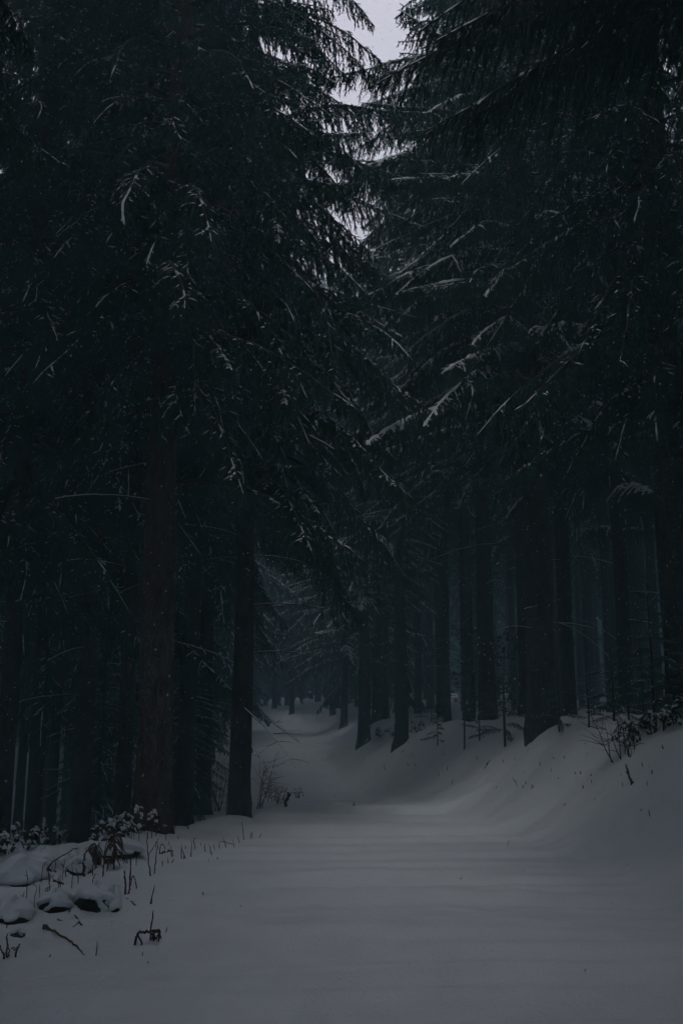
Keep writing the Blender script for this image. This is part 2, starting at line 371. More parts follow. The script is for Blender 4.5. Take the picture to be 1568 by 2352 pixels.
def dead_branch_mesh(seed):
    rg = np.random.default_rng(seed); g = Geo(); L = rg.uniform(0.9, 1.9)
    ax = bend(np.zeros(3), np.array([1.0, rg.normal(0, .1), 0.05]), 10, L/10, 0.035, 0.05, rg)
    g.tube(ax, np.linspace(0.014, 0.003, 11), 5, 0)
    for k in range(9):
        i = rg.integers(2, 10); s = rg.choice([-1, 1])
        tw = bend(ax[i], np.array([0.6, s*0.8, rg.uniform(-.3, .2)]), 4, rg.uniform(0.05, 0.12), 0.06, 0.1, rg)
        g.tube(tw, np.linspace(0.005, 0.002, 5), 3, 0)
    w = np.full(11, 0.007); g.ridge(ax+np.array([0, 0, 0.008]), w*np.linspace(1.5, .5, 11), w*1.2, 1, 4)
    return g.mesh('dead_branch', [M_TWIG, M_SNOW])
DEAD = [dead_branch_mesh(s) for s in (1, 2, 3, 4)]
def crown_mesh(seed, H, rad, snow, nbr, lodf):
    """the whole live crown of one spruce, base at z = 0"""
    rg = np.random.default_rng(seed); g = Geo(); phi = 0
    for k in range(nbr):
        t = ((k+rg.random())/nbr)**1.12; z = H*t
        L = rad*((1-t)**0.58*(0.70+0.30*min(1, t*6)))+0.25
        phi += 2.39996+rg.normal(0, 0.4)
        grow_branch(g, seed*1000+k, L*rg.uniform(0.62, 1.16), lodf(t), max(0, snow*rg.uniform(0.2, 1.5)), (1.0-0.6*t)*rg.uniform(0.7, 1.3)*(0.6 if snow > 1.6 else 1.0), rg.uniform(0.7, 1.1), np.array([0, 0, z]), phi, R(-4+38*t*t+rg.normal(0, 6)), hang=0.76)
    g.tube(np.array([[0, 0, H*0.55], [0, 0, H*0.8], [0, 0, H]]), [0.05, 0.03, 0.008], 5, 0)
    return g.mesh('crown', [M_TWIG, M_NEEDLE, M_SNOW])
_n = lambda t: 1.5 if t < 0.62 else 2
CROWN_NEAR = [crown_mesh(s, 21.5, 3.5, sn, 205, _n) for s, sn in ((1, 0.55), (3, 1.8))]
CROWN = [crown_mesh(s, 18.0, 3.3, sn, 140, lambda t: 2) for s, sn in ((4, 1.5), (5, 1.0))]
for m_ in CROWN_NEAR+CROWN: print('crown tris', sum(len(p.vertices)-2 for p in m_.polygons) if False else len(m_.polygons))

# ------------------------------------------------------------------ trunks
def trunk_mesh(seed, mat, dia=0.45, H=26.0):
    rg = np.random.default_rng(seed); S = 22
    zz = np.concatenate([np.array([-0.6, -0.2, 0, 0.1, 0.22, 0.4, 0.65, 1.0]), np.linspace(1.6, H, 34)])
    th = np.arange(S)*2*math.pi/S; ph = rg.uniform(0, 6.28)
    r = (dia/2)*(1-zz/H*0.93)
    V = []
    bx, by = 0.0, 0.0
    for z, rr in zip(zz, r):
        fl = math.exp(-max(z, 0)/0.30)
        rad = rr*(1+fl*(0.14+0.22*np.maximum(0, np.cos(th*5+ph))**2+0.15*np.cos(th*3+ph*2)))
        rad = rad*(1+0.035*rg.normal(size=S))
        ox = 0.05*math.sin(z*0.32+ph)*min(1, z/3)*0.8; oy = 0.05*math.cos(z*0.27+ph)*min(1, z/3)*0.8
        V.append(np.stack([ox+rad*np.cos(th), oy+rad*np.sin(th), np.full(S, z)], -1))
    V = np.array(V); n = len(zz)
    i = np.arange(n-1)[:, None]*S; j = np.arange(S)[None]; k = (j+1) % S
    g = Geo(); g.add(V, np.stack([i+j, i+k, i+k+S, i+j+S], -1).reshape(-1, 4), 0)
    return g.mesh('trunk', [mat])
TRUNK = [trunk_mesh(s, M_BARK) for s in (1, 2, 3, 4)]
TRUNK_RED = trunk_mesh(9, M_BARK_RED)

def spruce(x, y, dia, H, z0, rmax, label, var=0, dead=6, seed=0, red=False, group=None, limbs=0, face=0.0, kind='light', zl=(4.0, 8.0)):
    """a spruce: trunk, crown, dead lower branches and a few single live limbs towards the open road"""
    rg = random.Random(seed*77+5)
    root = link('spruce_tree', None); root.location = (x, y, hgt(x, y)-0.04); root.empty_display_size = 0.3
    tag(root, label, 'tree', group)
    tr = link('trunk', TRUNK_RED if red else TRUNK[seed % 4], root)
    tr.scale = (dia/0.45, dia/0.45, H/26.0); tr.rotation_euler.z = rg.uniform(0, 6.28)
    cr = link('crown', CROWN_NEAR[(0, 0, 1)[var]], root); k = rmax/3.5
    cr.location = (0, 0, z0); cr.scale = (k, k, (H+0.3-z0)/21.5); cr.rotation_euler.z = rg.uniform(0, 6.28)
    for i in range(limbs):
        add_limb(root, zl[0]+(zl[1]-zl[0])*(i+rg.random())/limbs, face+rg.uniform(-1.1, 1.1), rmax*rg.uniform(0.7, 1.15), kind, R(rg.gauss(2, 7)), rg.randrange(9), rg.gauss(0, 0.1))
    for i in range(dead):
        o = link('dead_branch', rg.choice(DEAD), root); s = rg.uniform(0.6, 1.2)
        o.location = (0, 0, rg.uniform(1.6, max(2.0, z0+0.8))); o.scale = (s, s, s); o.rotation_euler = (rg.gauss(0, .2), rg.uniform(-.1, .25), rg.uniform(0, 6.28))
    return root
def add_limb(root, z, phi, L, kind, pitch=0.0, i=0, roll=0.0):
    o = link('branch', BR[kind][i % len(BR[kind])], root); s = L/(4.6 if kind == 'near' else 3.2)
    o.location = (0, 0, z); o.scale = (s, s, s); o.rotation_euler = (roll, -pitch, phi); return o

ROADW = 0.0
def X(u, y): return at(u, 1637, y).x
# left side of the road, near to far
spruce(X(553, 15.6), 15.6, 0.34, 25, 5.5, 3.5, 'dark slim spruce at the road edge, rightmost of the left-hand trunks', 0, 12, 1, limbs=32, face=R(-5), zl=(4.8, 11.8))
spruce(X(360, 13.9), 13.9, 0.50, 27, 5.9, 3.8, 'thickest reddish-brown spruce trunk left of the road', 0, 5, 2, red=True, limbs=6, face=R(-30), zl=(4.6, 10))
spruce(X(290, 14.8), 14.8, 0.24, 23, 5.6, 2.7, 'thin dark spruce standing just left of the reddish trunk', 1, 5, 3)
spruce(X(430, 17.6), 17.6, 0.33, 25, 5.4, 3.1, 'dark spruce just right of the reddish trunk', 0, 5, 4, limbs=6, face=R(0), zl=(4.5, 12))
spruce(X(472, 20.5), 20.5, 0.33, 25, 5.2, 3.2, 'dark spruce second behind the reddish trunk towards the road', 1, 5, 5, limbs=16, face=R(5), zl=(5, 17))
spruce(X(197, 16.5), 16.5, 0.36, 26, 5.0, 3.4, 'dark spruce behind the snowy brambles on the left', 0, 5, 6, limbs=4, face=R(-70))
spruce(X(90, 20.0), 20.0, 0.30, 24, 5.0, 3.2, 'dim spruce near the left picture edge', 1, 4, 7, limbs=3, face=R(-70))
spruce(X(18, 15.0), 15.0, 0.30, 24, 4.8, 3.2, 'dark spruce at the very left picture edge', 1, 4, 8, limbs=4, face=R(-50))
spruce(X(404, 23.5), 23.5, 0.30, 24, 5.0, 3.0, 'dim spruce mostly hidden behind the reddish trunk', 1, 4, 9)
spruce(X(235, 24.0), 24.0, 0.32, 24, 5.0, 3.0, 'dim spruce in the gap left of the thin dark trunk', 1, 4, 10)
spruce(-6.6, 18.6, 0.34, 27, 5.4, 4.0, 'dim spruce second from the left picture edge, behind the brambles', 0, 3, 24)
spruce(-8.8, 21.5, 0.36, 27, 5.4, 4.0, 'dim spruce far left, behind the edge tree', 0, 3, 25)
# right side, on the bank
spruce(X(1243, 17.2), 17.2, 0.50, 27, 5.8, 3.6, 'thickest dark spruce on the right bank', 2, 3, 11, limbs=32, face=R(192), kind='snowy', zl=(5.4, 13))
spruce(X(1211, 21.0), 21.0, 0.36, 25, 5.8, 3.0, 'dark spruce half hidden behind the thickest right bank trunk', 2, 6, 12)
spruce(X(1311, 21.5), 21.5, 0.24, 25, 5.8, 3.0, 'slim straight spruce right of the thickest bank trunk', 1, 10, 13, limbs=3, face=R(250), kind='snowy')
spruce(X(1120, 23.5), 23.5, 0.42, 25, 6.0, 3.6, 'dark spruce left of the thickest bank trunk behind saplings', 2, 3, 14, limbs=18, face=R(190), kind='snowy', zl=(5.6, 16))
spruce(X(1077, 26.0), 26.0, 0.30, 23, 6.2, 3.3, 'spruce directly behind the tallest bare-stemmed sapling', 2, 3, 15, limbs=12, face=R(205), kind='snowy', zl=(6, 16))
spruce(X(921, 27.0), 27.0, 0.38, 16.5, 6.0, 2.6, 'straight dark spruce alone at the bank edge in mid distance', 2, 3, 16, limbs=10, face=R(240), kind='snowy', zl=(6, 13))
spruce(X(1027, 30.0), 30.0, 0.22, 18, 6.5, 2.0, 'very slim spruce between the mid distance bank trunks', 2, 5, 17)
spruce(X(872, 34.0), 34.0, 0.52, 17.5, 5.6, 3.4, 'thick dark spruce at the bend, right one of a close pair', 2, 3, 18, limbs=10, face=R(230), kind='snowy', zl=(5.5, 15))
spruce(X(835, 32.0), 32.0, 0.42, 15.5, 4.6, 3.3, 'dark spruce at the bend, left one of a close pair', 2, 3, 19, limbs=10, face=R(230), kind='snowy', zl=(4.5, 13))
spruce(X(790, 42.0), 42.0, 0.30, 20, 3.0, 4.0, 'small hazy spruce leftmost on the bank at the bend', 2, 3, 20)
spruce(X(1580, 13.8), 13.8, 0.55, 27, 4.2, 3.7, 'dark spruce cut by the right picture edge', 1, 4, 21, limbs=6, face=R(200), zl=(4.0, 9))
spruce(X(1440, 19.0), 19.0, 0.30, 24, 4.4, 3.3, 'dark spruce between the slim bank trunk and the right picture edge', 1, 6, 22, limbs=4, face=R(230), kind='snowy')
# near tree whose limbs hang into the top right of the picture
nt = spruce(4.9, 7.0, 0.55, 26, 7.4, 3.2, 'near spruce beyond the right edge with a limb overhanging the road', 0, 0, 23)
for k, (lz, la, ll, lp) in enumerate([(5.9, 184, 4.9, 14), (5.7, 178, 4.6, 14), (6.1, 190, 4.4, 11), (6.2, 176, 4.4, 8), (6.9, 182, 4.6, 8), (6.6, 196, 4.2, 10), (7.4, 172, 4.4, 6), (7.6, 190, 3.6, 8), (7.0, 164, 3.8, 6), (8.3, 180, 3.2, 8), (8.0, 205, 3.4, 8)]):
    add_limb(nt, lz, R(la), ll, 'near', R(lp), k)
# the wood goes on beside and behind the viewer
BEHIND = [(-4.7, 6.2), (-5.6, 9.6), (-4.6, 1.6), (-4.8, -3.0), (4.8, 2.6), (4.7, -2.2), (5.6, 10.4), (8.4, 7.4), (-8.2, 7.6), (8.6, 13.0), (-8.4, 12.4), (8.2, 0.0), (-8.2, -0.6), (1.6, -7.0), (-2.2, -8.0), (5.2, -7.5), (-6.4, -7.6), (0.0, -11.5)]
for i, (bx, by) in enumerate(BEHIND):
    spruce(bx, by, 0.45, 27, 7.4 if by > 3 else 5.6, 3.4 if by > 5 else 4.7, 'tall spruce of the wood beside and behind the viewer', i % 2, 0, 30+i, group='spruces around the viewer')

for bx, by, bh, bk in ((3.15, 4.1, 5.5, 0.48), (4.1, 6.0, 5.0, 0.42), (-3.3, 3.7, 4.6, 0.40), (-3.6, 5.6, 4.0, 0.34)):  # unseen spruces, added to shade the lower corners of the view
    root = link('young_spruce', None); root.location = (bx, by, hgt(bx, by)); tag(root, 'unseen bushy young spruce added beside the viewer for its shade', 'young tree', 'added shade spruces beside the viewer')
    tr = link('trunk', TRUNK[0], root); tr.scale = (0.2, 0.2, bh/26); cr = link('crown', CROWN[0], root); cr.scale = (bk, bk, bh/18); cr.location = (0, 0, 0.15)
VIEW = [o for o in bpy.data.objects if o.parent is None and o.get('group') == 'spruces around the viewer']
for o_ in VIEW+[nt]:
    vx, vy = o_.location.x, o_.location.y
    if abs(vx) < 6 and -4 < vy < 5:
        fx = math.pi if vx > 0 else 0.0; zlow = max(6.4, 0.84*(vy+1.5)+2.2)+(1.2 if vx < 0 else 0.6)
        for k in range(7): add_limb(o_, zlow+0.8*k+rnd.uniform(-.2, .3), fx+rnd.uniform(-0.7, 0.7), rnd.uniform(4.2, 5.4), 'light', R(rnd.uniform(2, 14)), k)  # limbs added overhead, out of view, to darken the nearest snow
for o_ in VIEW+[nt]:
    vx, vy = o_.location.x, o_.location.y
    if abs(vx) < 5 and 5 < vy < 8:
        fx = math.pi+R(48) if vx > 0 else -R(48)
        for k in range(6): add_limb(o_, 9.6+0.8*k, fx+rnd.uniform(-0.45, 0.45), rnd.uniform(4.6, 5.4), 'light', R(rnd.uniform(2, 12)), k)  # more limbs added above the frame, reaching back to shade the foreground
# low dense spruces on the left edge beyond the slim trunk
for bx, by, bh, bk, lab in ((-3.0, 19.4, 3.6, 0.34, 'low bushy spruce filling the gap left of the slim road-edge trunk'), (-3.5, 21.8, 5.0, 0.46, 'bushy young spruce behind the slim road-edge trunk'), (-4.3, 18.2, 4.2, 0.38, 'bushy young spruce left of the slim road-edge trunk'), (-5.4, 24.0, 6.5, 0.5, 'taller bushy young spruce behind the left trunks')):
    root = link('young_spruce', None); root.location = (bx, by, hgt(bx, by)); tag(root, lab, 'young tree')
    tr = link('trunk', TRUNK[1], root); tr.scale = (0.2, 0.2, bh/26); cr = link('crown', CROWN[1], root); cr.scale = (bk, bk, bh/18); cr.location = (0, 0, 0.3)
# ------------------------------------------------------------------ far trees
def far_spruce(x, y, dia, H, zb, rad, var, label, group):
    root = link('spruce_tree', None); root.location = (x, y, hgt(x, y)-0.05); tag(root, label, 'tree', group); root.empty_display_size = 0.3
    tr = link('trunk', TRUNK[var % 4], root); tr.scale = (dia/0.45, dia/0.45, H/26); tr.rotation_euler.z = rnd.uniform(0, 6.28)
    cr = link('crown', CROWN[var % 2], root); cr.location = (0, 0, zb); k = rad/3.3; cr.scale = (k, k, (H+0.3-zb)/18); cr.rotation_euler.z = rnd.uniform(0, 6.28)
    return root
FAR_LAB = {True: [('dim spruce among the trunks close behind the right bank', 'spruces close behind the right bank'), ('hazier spruce farther back in the wood right of the road', 'hazier spruces farther back on the right'), ('barely visible spruce deepest in the wood on the right', 'spruces deepest in the wood on the right')],
           False: [('dim spruce among the trunks close behind the left road edge', 'spruces close behind the left road edge'), ('hazier spruce farther back in the wood left of the road', 'hazier spruces farther back on the left'), ('barely visible spruce deepest in the wood on the left', 'spruces deepest in the wood on the left')]}
pts_ = []
def free(x, y, r):
    return all((x-a)**2+(y-b)**2 > r*r for a, b in pts_)
for o in [o for o in bpy.data.objects if o.parent is None and o.name.startswith('spruce_tree')]: pts_.append((o.location.x, o.location.y))
placed = 0
for _ in range(6000):
    y = rnd.uniform(24, 76); x = rnd.uniform(-1, 1)*(0.36*y+3)
    xr = float(np.interp(y, _Y, _XR)); xl = float(np.interp(y, _Y, _XL))
    if xl-(0.9 if y < 34 else 0.4) < x < xr+(2.0 if y < 40 else 1.0): continue
    edge = (x < xl and x > xl-3.2) or (y > 44 and xr < x < xr+4)
    if not free(x, y, 2.3 if y < 50 else 2.7): continue
    right = x > xr
    u = CU+FOC*x/y
    H = rnd.uniform(20, 27)
    if right and 700 < u < 1010: H = min(H, 1.6+y*0.44)     # young stand at the bend
    if right and 560 < u <= 700: H = min(H, 1.6+y*0.40)
    low = y > 40 and 560 < u < 900
    far_spruce(x, y, rnd.uniform(0.24, 0.42), H, rnd.uniform(1.5, 3.5) if low else rnd.uniform(2.4, 3.6) if edge else rnd.uniform(6, 8.5) if right else rnd.uniform(4.5, 7), rnd.uniform(4.4, 5.0) if (edge and not right) else rnd.uniform(3.6, 4.3) if edge else rnd.uniform(2.5, 3.4), rnd.randrange(12),
               *FAR_LAB[right][0 if y < 38 else 1 if y < 56 else 2])
    pts_.append((x, y)); placed += 1
    if placed > 245: break
print('far trees', placed, 'objects', len(bpy.data.objects))

# ------------------------------------------------------------------ the wood all round, one mass
def wood_mass():
    rg = np.random.default_rng(77); g = Geo(); n = 0
    spots = list(pts_)
    for _ in range(9000):
        x = rg.uniform(-62, 62); y = rg.uniform(-45, 150)
        xr = float(np.interp(y, _Y, _XR)); xl = float(np.interp(y, _Y, _XL))
        if y < 58 and abs(x) < 0.36*y+5: continue
        if y < 24 and abs(x) < 7.5: continue
        if xl-1.5 < x < xr+2.5 and -9 < y < 100: continue
        if any((x-a_)**2+(y-b_)**2 < 2.7**2 for a_, b_ in spots): continue
        spots.append((x, y)); n += 1
        z = hgt(x, y); H = rg.uniform(22, 28); dia = rg.uniform(0.3, 0.45); zb = rg.uniform(3.0, 6) if y < 58 else rg.uniform(0.2, 1.5)
        g.tube(np.array([[x, y, z-0.4], [x, y, z+H*0.5], [x, y, z+H]]), [dia*0.55, dia*0.3, 0.01], 7, 0)
        nb = 46; k = np.arange(nb); t = (k+rg.random(nb))/nb; L = 3.7*(1-t)**0.65*rg.uniform(0.65, 1.1, nb)+0.3
        ph = k*2.39996+rg.normal(0, 0.3, nb); dx, dy = np.cos(ph), np.sin(ph); hz = z+zb+(H-zb)*t
        s_ = np.array([0, 0.35, 0.75, 1.0]); dr = np.array([0, 0.02, -0.22, -0.42]); wd = np.array([0.05, 0.32, 0.30, 0.0]); hang = np.array([0.0, 0.22, 0.25, 0.05])
        V = np.zeros((nb, 4, 3, 3))
        for i in range(4):
            for j, sd in enumerate((-1, 0, 1)):
                V[:, i, j, 0] = x+dx*L*s_[i]-dy*sd*wd[i]*L
                V[:, i, j, 1] = y+dy*L*s_[i]+dx*sd*wd[i]*L
                V[:, i, j, 2] = hz+L*(dr[i]-abs(sd)*hang[i])+rg.normal(0, 0.05, nb)
        f = []
        for i in range(3):
            for j in range(2): f.append([i*3+j, i*3+j+1, i*3+j+4, i*3+j+3])
        F = (np.arange(nb)[:, None, None]*12+np.array(f)[None]).reshape(-1, 4)
        g.add(V.reshape(-1, 3), F, 1)
        if n >= 540: break
    o = link('surrounding_wood', g.mesh('surrounding_wood', [M_BARK, M_NEEDLE], False))
    tag(o, 'dark spruce wood closing in on all sides behind the nearer trees', 'wood', kind='stuff')
wood_mass()

# ------------------------------------------------------------------ small growth and debris
def on(u, v):
    """where the line of sight meets the snow"""
    d = at(u, v, 1.0)-Vector((0, 0, CAM_H)); ys_ = np.linspace(3, 60, 2400)
    z = CAM_H+d.z*ys_; g_ = height(d.x*ys_, ys_); k = int(np.argmax(z <= g_))
    y = ys_[k] if k else 60.0
    return Vector((d.x*y, y, hgt(d.x*y, y)))
def zA(p): return (p[0]/3.484/1.148, (2050+p[1]/3.484)/1.148)
def zB(p): return ((250+p[0]/3.136)/1.148, (2000+p[1]/3.136)/1.148)
def zC(p): return ((550+p[0]/3.484)/1.148, (1850+p[1]/3.484)/1.148)
def zD(p): return ((950+p[0]/3.484)/1.148, (1700+p[1]/3.484)/1.148)
def zE(p): return ((1350+p[0]/3.484)/1.148, (1700+p[1]/3.484)/1.148)
def smooth_line(P, n=5):
    P = [np.array(p, float) for p in P]
    if len(P) < 3: return np.array([P[0]*(1-t)+P[1]*t for t in np.linspace(0, 1, n)])
    out = []
    Q = [2*P[0]-P[1]]+P+[2*P[-1]-P[-2]]
    for i in range(1, len(Q)-2):
        for t in np.linspace(0, 1, n, endpoint=False):
            out.append(0.5*((2*Q[i])+(-Q[i-1]+Q[i+1])*t+(2*Q[i-1]-5*Q[i]+4*Q[i+1]-Q[i+2])*t*t+(-Q[i-1]+3*Q[i]-3*Q[i+1]+Q[i+2])*t**3))
    out.append(P[-1]); return np.array(out)
def stem_geo(g, P, r0, r1=None, mi=0, jit=0.004, snow=0.0):
    L = smooth_line(P); n = len(L)
    L[1:-1] += NR.normal(0, jit, (n-2, 3)); r1 = r0*0.6 if r1 is None else r1
    rad = np.linspace(r0, r1, n)*NR.uniform(0.85, 1.15, n); rad[-1] *= 0.4
    g.tube(L, rad, 6, mi)
    if snow: g.ridge(L+np.array([0, 0, r0*0.5]), np.full(n, r0*snow*0.9)*NR.uniform(.6, 1.2, n), np.full(n, r0*snow)*NR.uniform(.6, 1.3, n), mi+1, 5)
def world_line(pts, zf, lean=None):
    """first point lies on the snow, the others rise from it leaning a little to or from the viewer"""
    b = on(*zf(pts[0])); out = [np.array(b)-np.array([0, 0, 0.05])]
    lean = NR.normal(0, 0.25) if lean is None else lean
    h0 = zf(pts[0])[1]
    for p in pts[1:]:
        u, v = zf(p); out.append(np.array(at(u, v, b.y+lean*(h0-v)/300.0)))
    return b, out
def to_local(o, b, lines): return [[q-np.array(b) for q in l] for l in lines]
def twig_thing(name, label, cat, zf, lines, r=0.006, mat=None, group=None, lie=False, snow=0.0, leaves=0):
    """one stalk or twig; lines[0] is rooted in the snow, further lines fork from it"""
    b, l0 = world_line(lines[0], zf)
    if lie: l0 = [np.array(on(*zf(p)))+np.array([0, 0, 0.006]) for p in lines[0]]; b = Vector(l0[0])
    g = Geo(); ls = [l0]
    for l in lines[1:]:
        ls.append([np.array(on(*zf(p)))+np.array([0, 0, 0.006]) if lie else np.array(at(*zf(p), b.y)) for p in l])
    for i, l in enumerate(ls):
        stem_geo(g, [q-np.array(b) for q in l], r if i == 0 else r*0.75, None, 0, r*0.5, snow)
    o = link(name, g.mesh(name, [mat or M_STALK, M_SNOW])); o.location = b
    tag(o, label, cat, group); return o
SL = 'thin dry reddish-brown stalk poking out of the snow left of the road'
SG = 'dry stalks along the left road edge'
for ln in [[(70, 975), (78, 850), (95, 700)], [(10, 835), (45, 690)], [(250, 1120), (258, 1020), (250, 920)], [(285, 1110), (298, 960), (300, 800)],
           [(490, 955), (510, 820), (525, 680)], [(455, 1195), (500, 1040)], [(560, 890), (560, 840)], [(610, 860), (605, 815)], [(620, 860), (655, 825)],
           [(640, 810), (630, 710)], [(660, 810), (645, 765)], [(715, 835), (718, 705)], [(765, 830), (715, 720)], [(718, 836), (750, 790)],
           [(800, 808), (797, 665)], [(832, 750), (822, 670), (835, 660)], [(910, 770), (912, 700)], [(978, 800), (945, 700)], [(995, 750), (982, 700)],
           [(1095, 735), (1065, 650)], [(1205, 698), (1180, 635)], [(1235, 670), (1225, 600), (1218, 515)], [(1295, 660), (1305, 595)], [(1285, 660), (1290, 610)],
           [(1350, 655), (1378, 612)], [(680, 660), (700, 630)], [(640, 620), (665, 570), (700, 520)], [(610, 715), (615, 680)], [(495, 640), (520, 590), (550, 555)],
           [(275, 870), (258, 790), (240, 740)], [(235, 885), (180, 810)], [(345, 880), (350, 805)], [(1010, 840), (1020, 808)], [(925, 850), (950, 828)], [(870, 720), (880, 690)], [(755, 750), (752, 715)]]:
    twig_thing('dry_stalk', SL, 'stalk', zB, [ln], 0.007, group=SG)
for ln in [[(845, 905), (880, 690), (925, 580)], [(940, 910), (975, 640), (1000, 480)], [(1370, 1155), (1425, 985)], [(890, 1640), (895, 1500)], [(1320, 1645), (1320, 1590)],
           [(1510, 1420), (1545, 1365)], [(900, 910), (902, 880)], [(1250, 780), (1258, 720)], [(1490, 820), (1495, 760)], [(1225, 745), (1228, 720)]]:
    twig_thing('dry_stalk', SL, 'stalk', zA, [ln], 0.0055, group=SG)
rs = random.Random(4)
for k in range(60):
    u0 = rs.uniform(15, 430); v0 = 2080-0.42*u0+rs.gauss(0, 22)+(-18 if u0 > 260 else 0)
    if v0 < 1905 or v0 > 2140: continue
    hh = rs.uniform(12, 46)*(1 if rs.random() < 0.8 else 1.6); du = rs.gauss(0, 9)
    twig_thing('dry_stalk', SL, 'stalk', lambda p: p, [[(u0, v0), (u0+du*0.3+rs.gauss(0, 2), v0-hh*0.6), (u0+du*rs.uniform(0.6, 1.8), v0-hh*rs.uniform(0.7, 1))]], rs.uniform(0.003, 0.006), rs.choice([M_STALK, M_STALK, M_TWIG]), group=SG)
T_ = twig_thing
T_('dry_stalk', 'tall forked dry stalk in front of the brambles', 'stalk', zB, [[(470, 975), (448, 850), (440, 760), (435, 610)], [(445, 800), (480, 740), (530, 660)]], 0.0075)
T_('dry_stalk', 'folded dry stalk bent like a hairpin among the brambles', 'stalk', zB, [[(350, 1080), (338, 1010), (320, 965), (290, 1030)]], 0.005)
T_('dry_stalk', 'square-bent dry stalk beside a dark lying piece of wood', 'stalk', zB, [[(540, 790), (545, 715), (575, 720), (582, 770)]], 0.007)
T_('broken_wood', 'dark lying piece of wood at the foot of bent stalks', 'wood', zB, [[(545, 792), (600, 775), (655, 768)]], 0.014, M_TWIG, lie=True)
T_('dry_stalk', 'dry stalk broken over level to the right, farthest along the row', 'stalk', zB, [[(1035, 740), (1030, 690), (1085, 692), (1165, 712)], [(1145, 750), (1150, 725), (1140, 665)]], 0.006)
T_('dead_twig', 'long diagonal twig leaning across the snowy brambles', 'twig', zB, [[(440, 770), (330, 680), (215, 600)]], 0.006, M_TWIG)
T_('dead_twig', 'dark forked twig at the snow edge right of the reddish trunk', 'twig', zB, [[(782, 582), (772, 520), (800, 380)], [(775, 520), (735, 480)], [(790, 450), (850, 260), (845, 200)]], 0.012, M_TWIG)
T_('dry_stalk', 'crooked dark stalk with a swollen middle among the brambles', 'stalk', zA, [[(790, 905), (775, 800), (780, 720), (830, 640)], [(785, 860), (770, 790)]], 0.012)
T_('bramble_cane', 'long bare cane arching up to the right from the left hummock', 'cane', zA, [[(340, 920), (500, 770), (640, 680), (720, 640)], [(515, 870), (510, 765)]], 0.008, M_TWIG)
T_('bramble_cane', 'snow-laden cane bowed over a dark hollow', 'cane', zA, [[(500, 940), (620, 820), (720, 760), (745, 830)]], 0.011, M_TWIG, snow=2.2)
T_('dead_twig', 'short thick dark twig lying behind the long hummock', 'twig', zA, [[(500, 955), (550, 975), (590, 985)]], 0.012, M_TWIG, lie=True)
T_('dry_stalk', 'upright stalk pair joined at the base right of the hummock', 'stalk', zA, [[(1150, 1070), (1148, 960), (1143, 850)], [(1150, 1065), (1190, 1050), (1197, 900), (1205, 715)]], 0.0075)
T_('dry_stalk', 'small stalk folded into a peak right of the stalk pair', 'stalk', zA, [[(1195, 990), (1225, 900), (1265, 1020)]], 0.006)
T_('dead_twig', 'twig lying aslant on the snow right of the hummock', 'twig', zA, [[(1250, 1192), (1205, 1150), (1160, 1110)]], 0.005, M_TWIG, lie=True)
T_('dead_twig', 'forked twig lying on the snow below the long hummock', 'twig', zA, [[(640, 1240), (690, 1270), (735, 1340), (760, 1375)], [(735, 1340), (670, 1390)]], 0.007, M_STALK, lie=True)
T_('dead_twig', 'short twig lying left of the forked twig', 'twig', zA, [[(535, 1310), (610, 1355)]], 0.006, M_STALK, lie=True)
T_('dead_twig', 'long curved twig lying on the snow at lower left', 'twig', zA, [[(400, 1405), (480, 1410), (600, 1480), (700, 1560), (782, 1635)], [(400, 1405), (412, 1355)], [(412, 1375), (465, 1395)]], 0.009, M_STALK, lie=True)
T_('dead_twig', 'dark twig bowed into a low arch over the snow', 'twig', zA, [[(1235, 1545), (1250, 1480), (1268, 1430), (1330, 1412), (1400, 1408), (1455, 1412), (1440, 1490)], [(1300, 1545), (1268, 1440)]], 0.011, M_TWIG)
T_('dry_stalk', 'tall straight stalk rising through the low arched twig', 'stalk', zA, [[(1375, 1510), (1392, 1380), (1412, 1215)]], 0.0075)
T_('wood_stub', 'dark curled stub of wood at the right end of the arched twig', 'stub', zA, [[(1440, 1510), (1415, 1470), (1412, 1420), (1462, 1400), (1468, 1450), (1450, 1505)], [(1468, 1450), (1490, 1480)]], 0.012, M_TWIG)
T_('dry_stalk', 'leaning stalk at the lower left picture edge', 'stalk', zA, [[(60, 1680), (30, 1610), (2, 1535)]], 0.008)
T_('dry_stalk', 'upright stalk pair at the lower left picture edge', 'stalk', zA, [[(65, 1665), (70, 1540), (75, 1430)], [(90, 1640), (72, 1540)]], 0.008)
T_('dead_twig', 'small forked twig on a dark clod at lower left', 'twig', zA, [[(155, 1660), (155, 1575), (195, 1530)], [(155, 1575), (110, 1560)]], 0.008, M_TWIG)
T_('dead_twig', 'thick straight stick standing in the snow of the right bank', 'stick', zE, [[(1100, 1280), (1065, 1190), (1035, 1090)], [(1055, 1170), (1036, 1160)], [(1098, 1275), (1112, 1262)]], 0.016, M_TWIG)
T_('dead_twig', 'dark twig breaking through the crest of the right bank', 'twig', zE, [[(570, 1002), (640, 960), (690, 940), (752, 920), (758, 850)], [(690, 940), (665, 900)], [(535, 1060), (575, 1010)]], 0.011, M_TWIG)
T_('dead_twig', 'short dark twig on the bank slope below the saplings', 'twig', zD, [[(1140, 1140), (1165, 1100), (1190, 1060)]], 0.014, M_TWIG, lie=True)
T_('dead_twig', 'small spray of twigs above the straight stick on the bank', 'twig', zE, [[(1085, 1035), (1070, 990), (1050, 960)], [(1090, 1030), (1120, 960)], [(1085, 1030), (1095, 950)]], 0.006, M_TWIG)
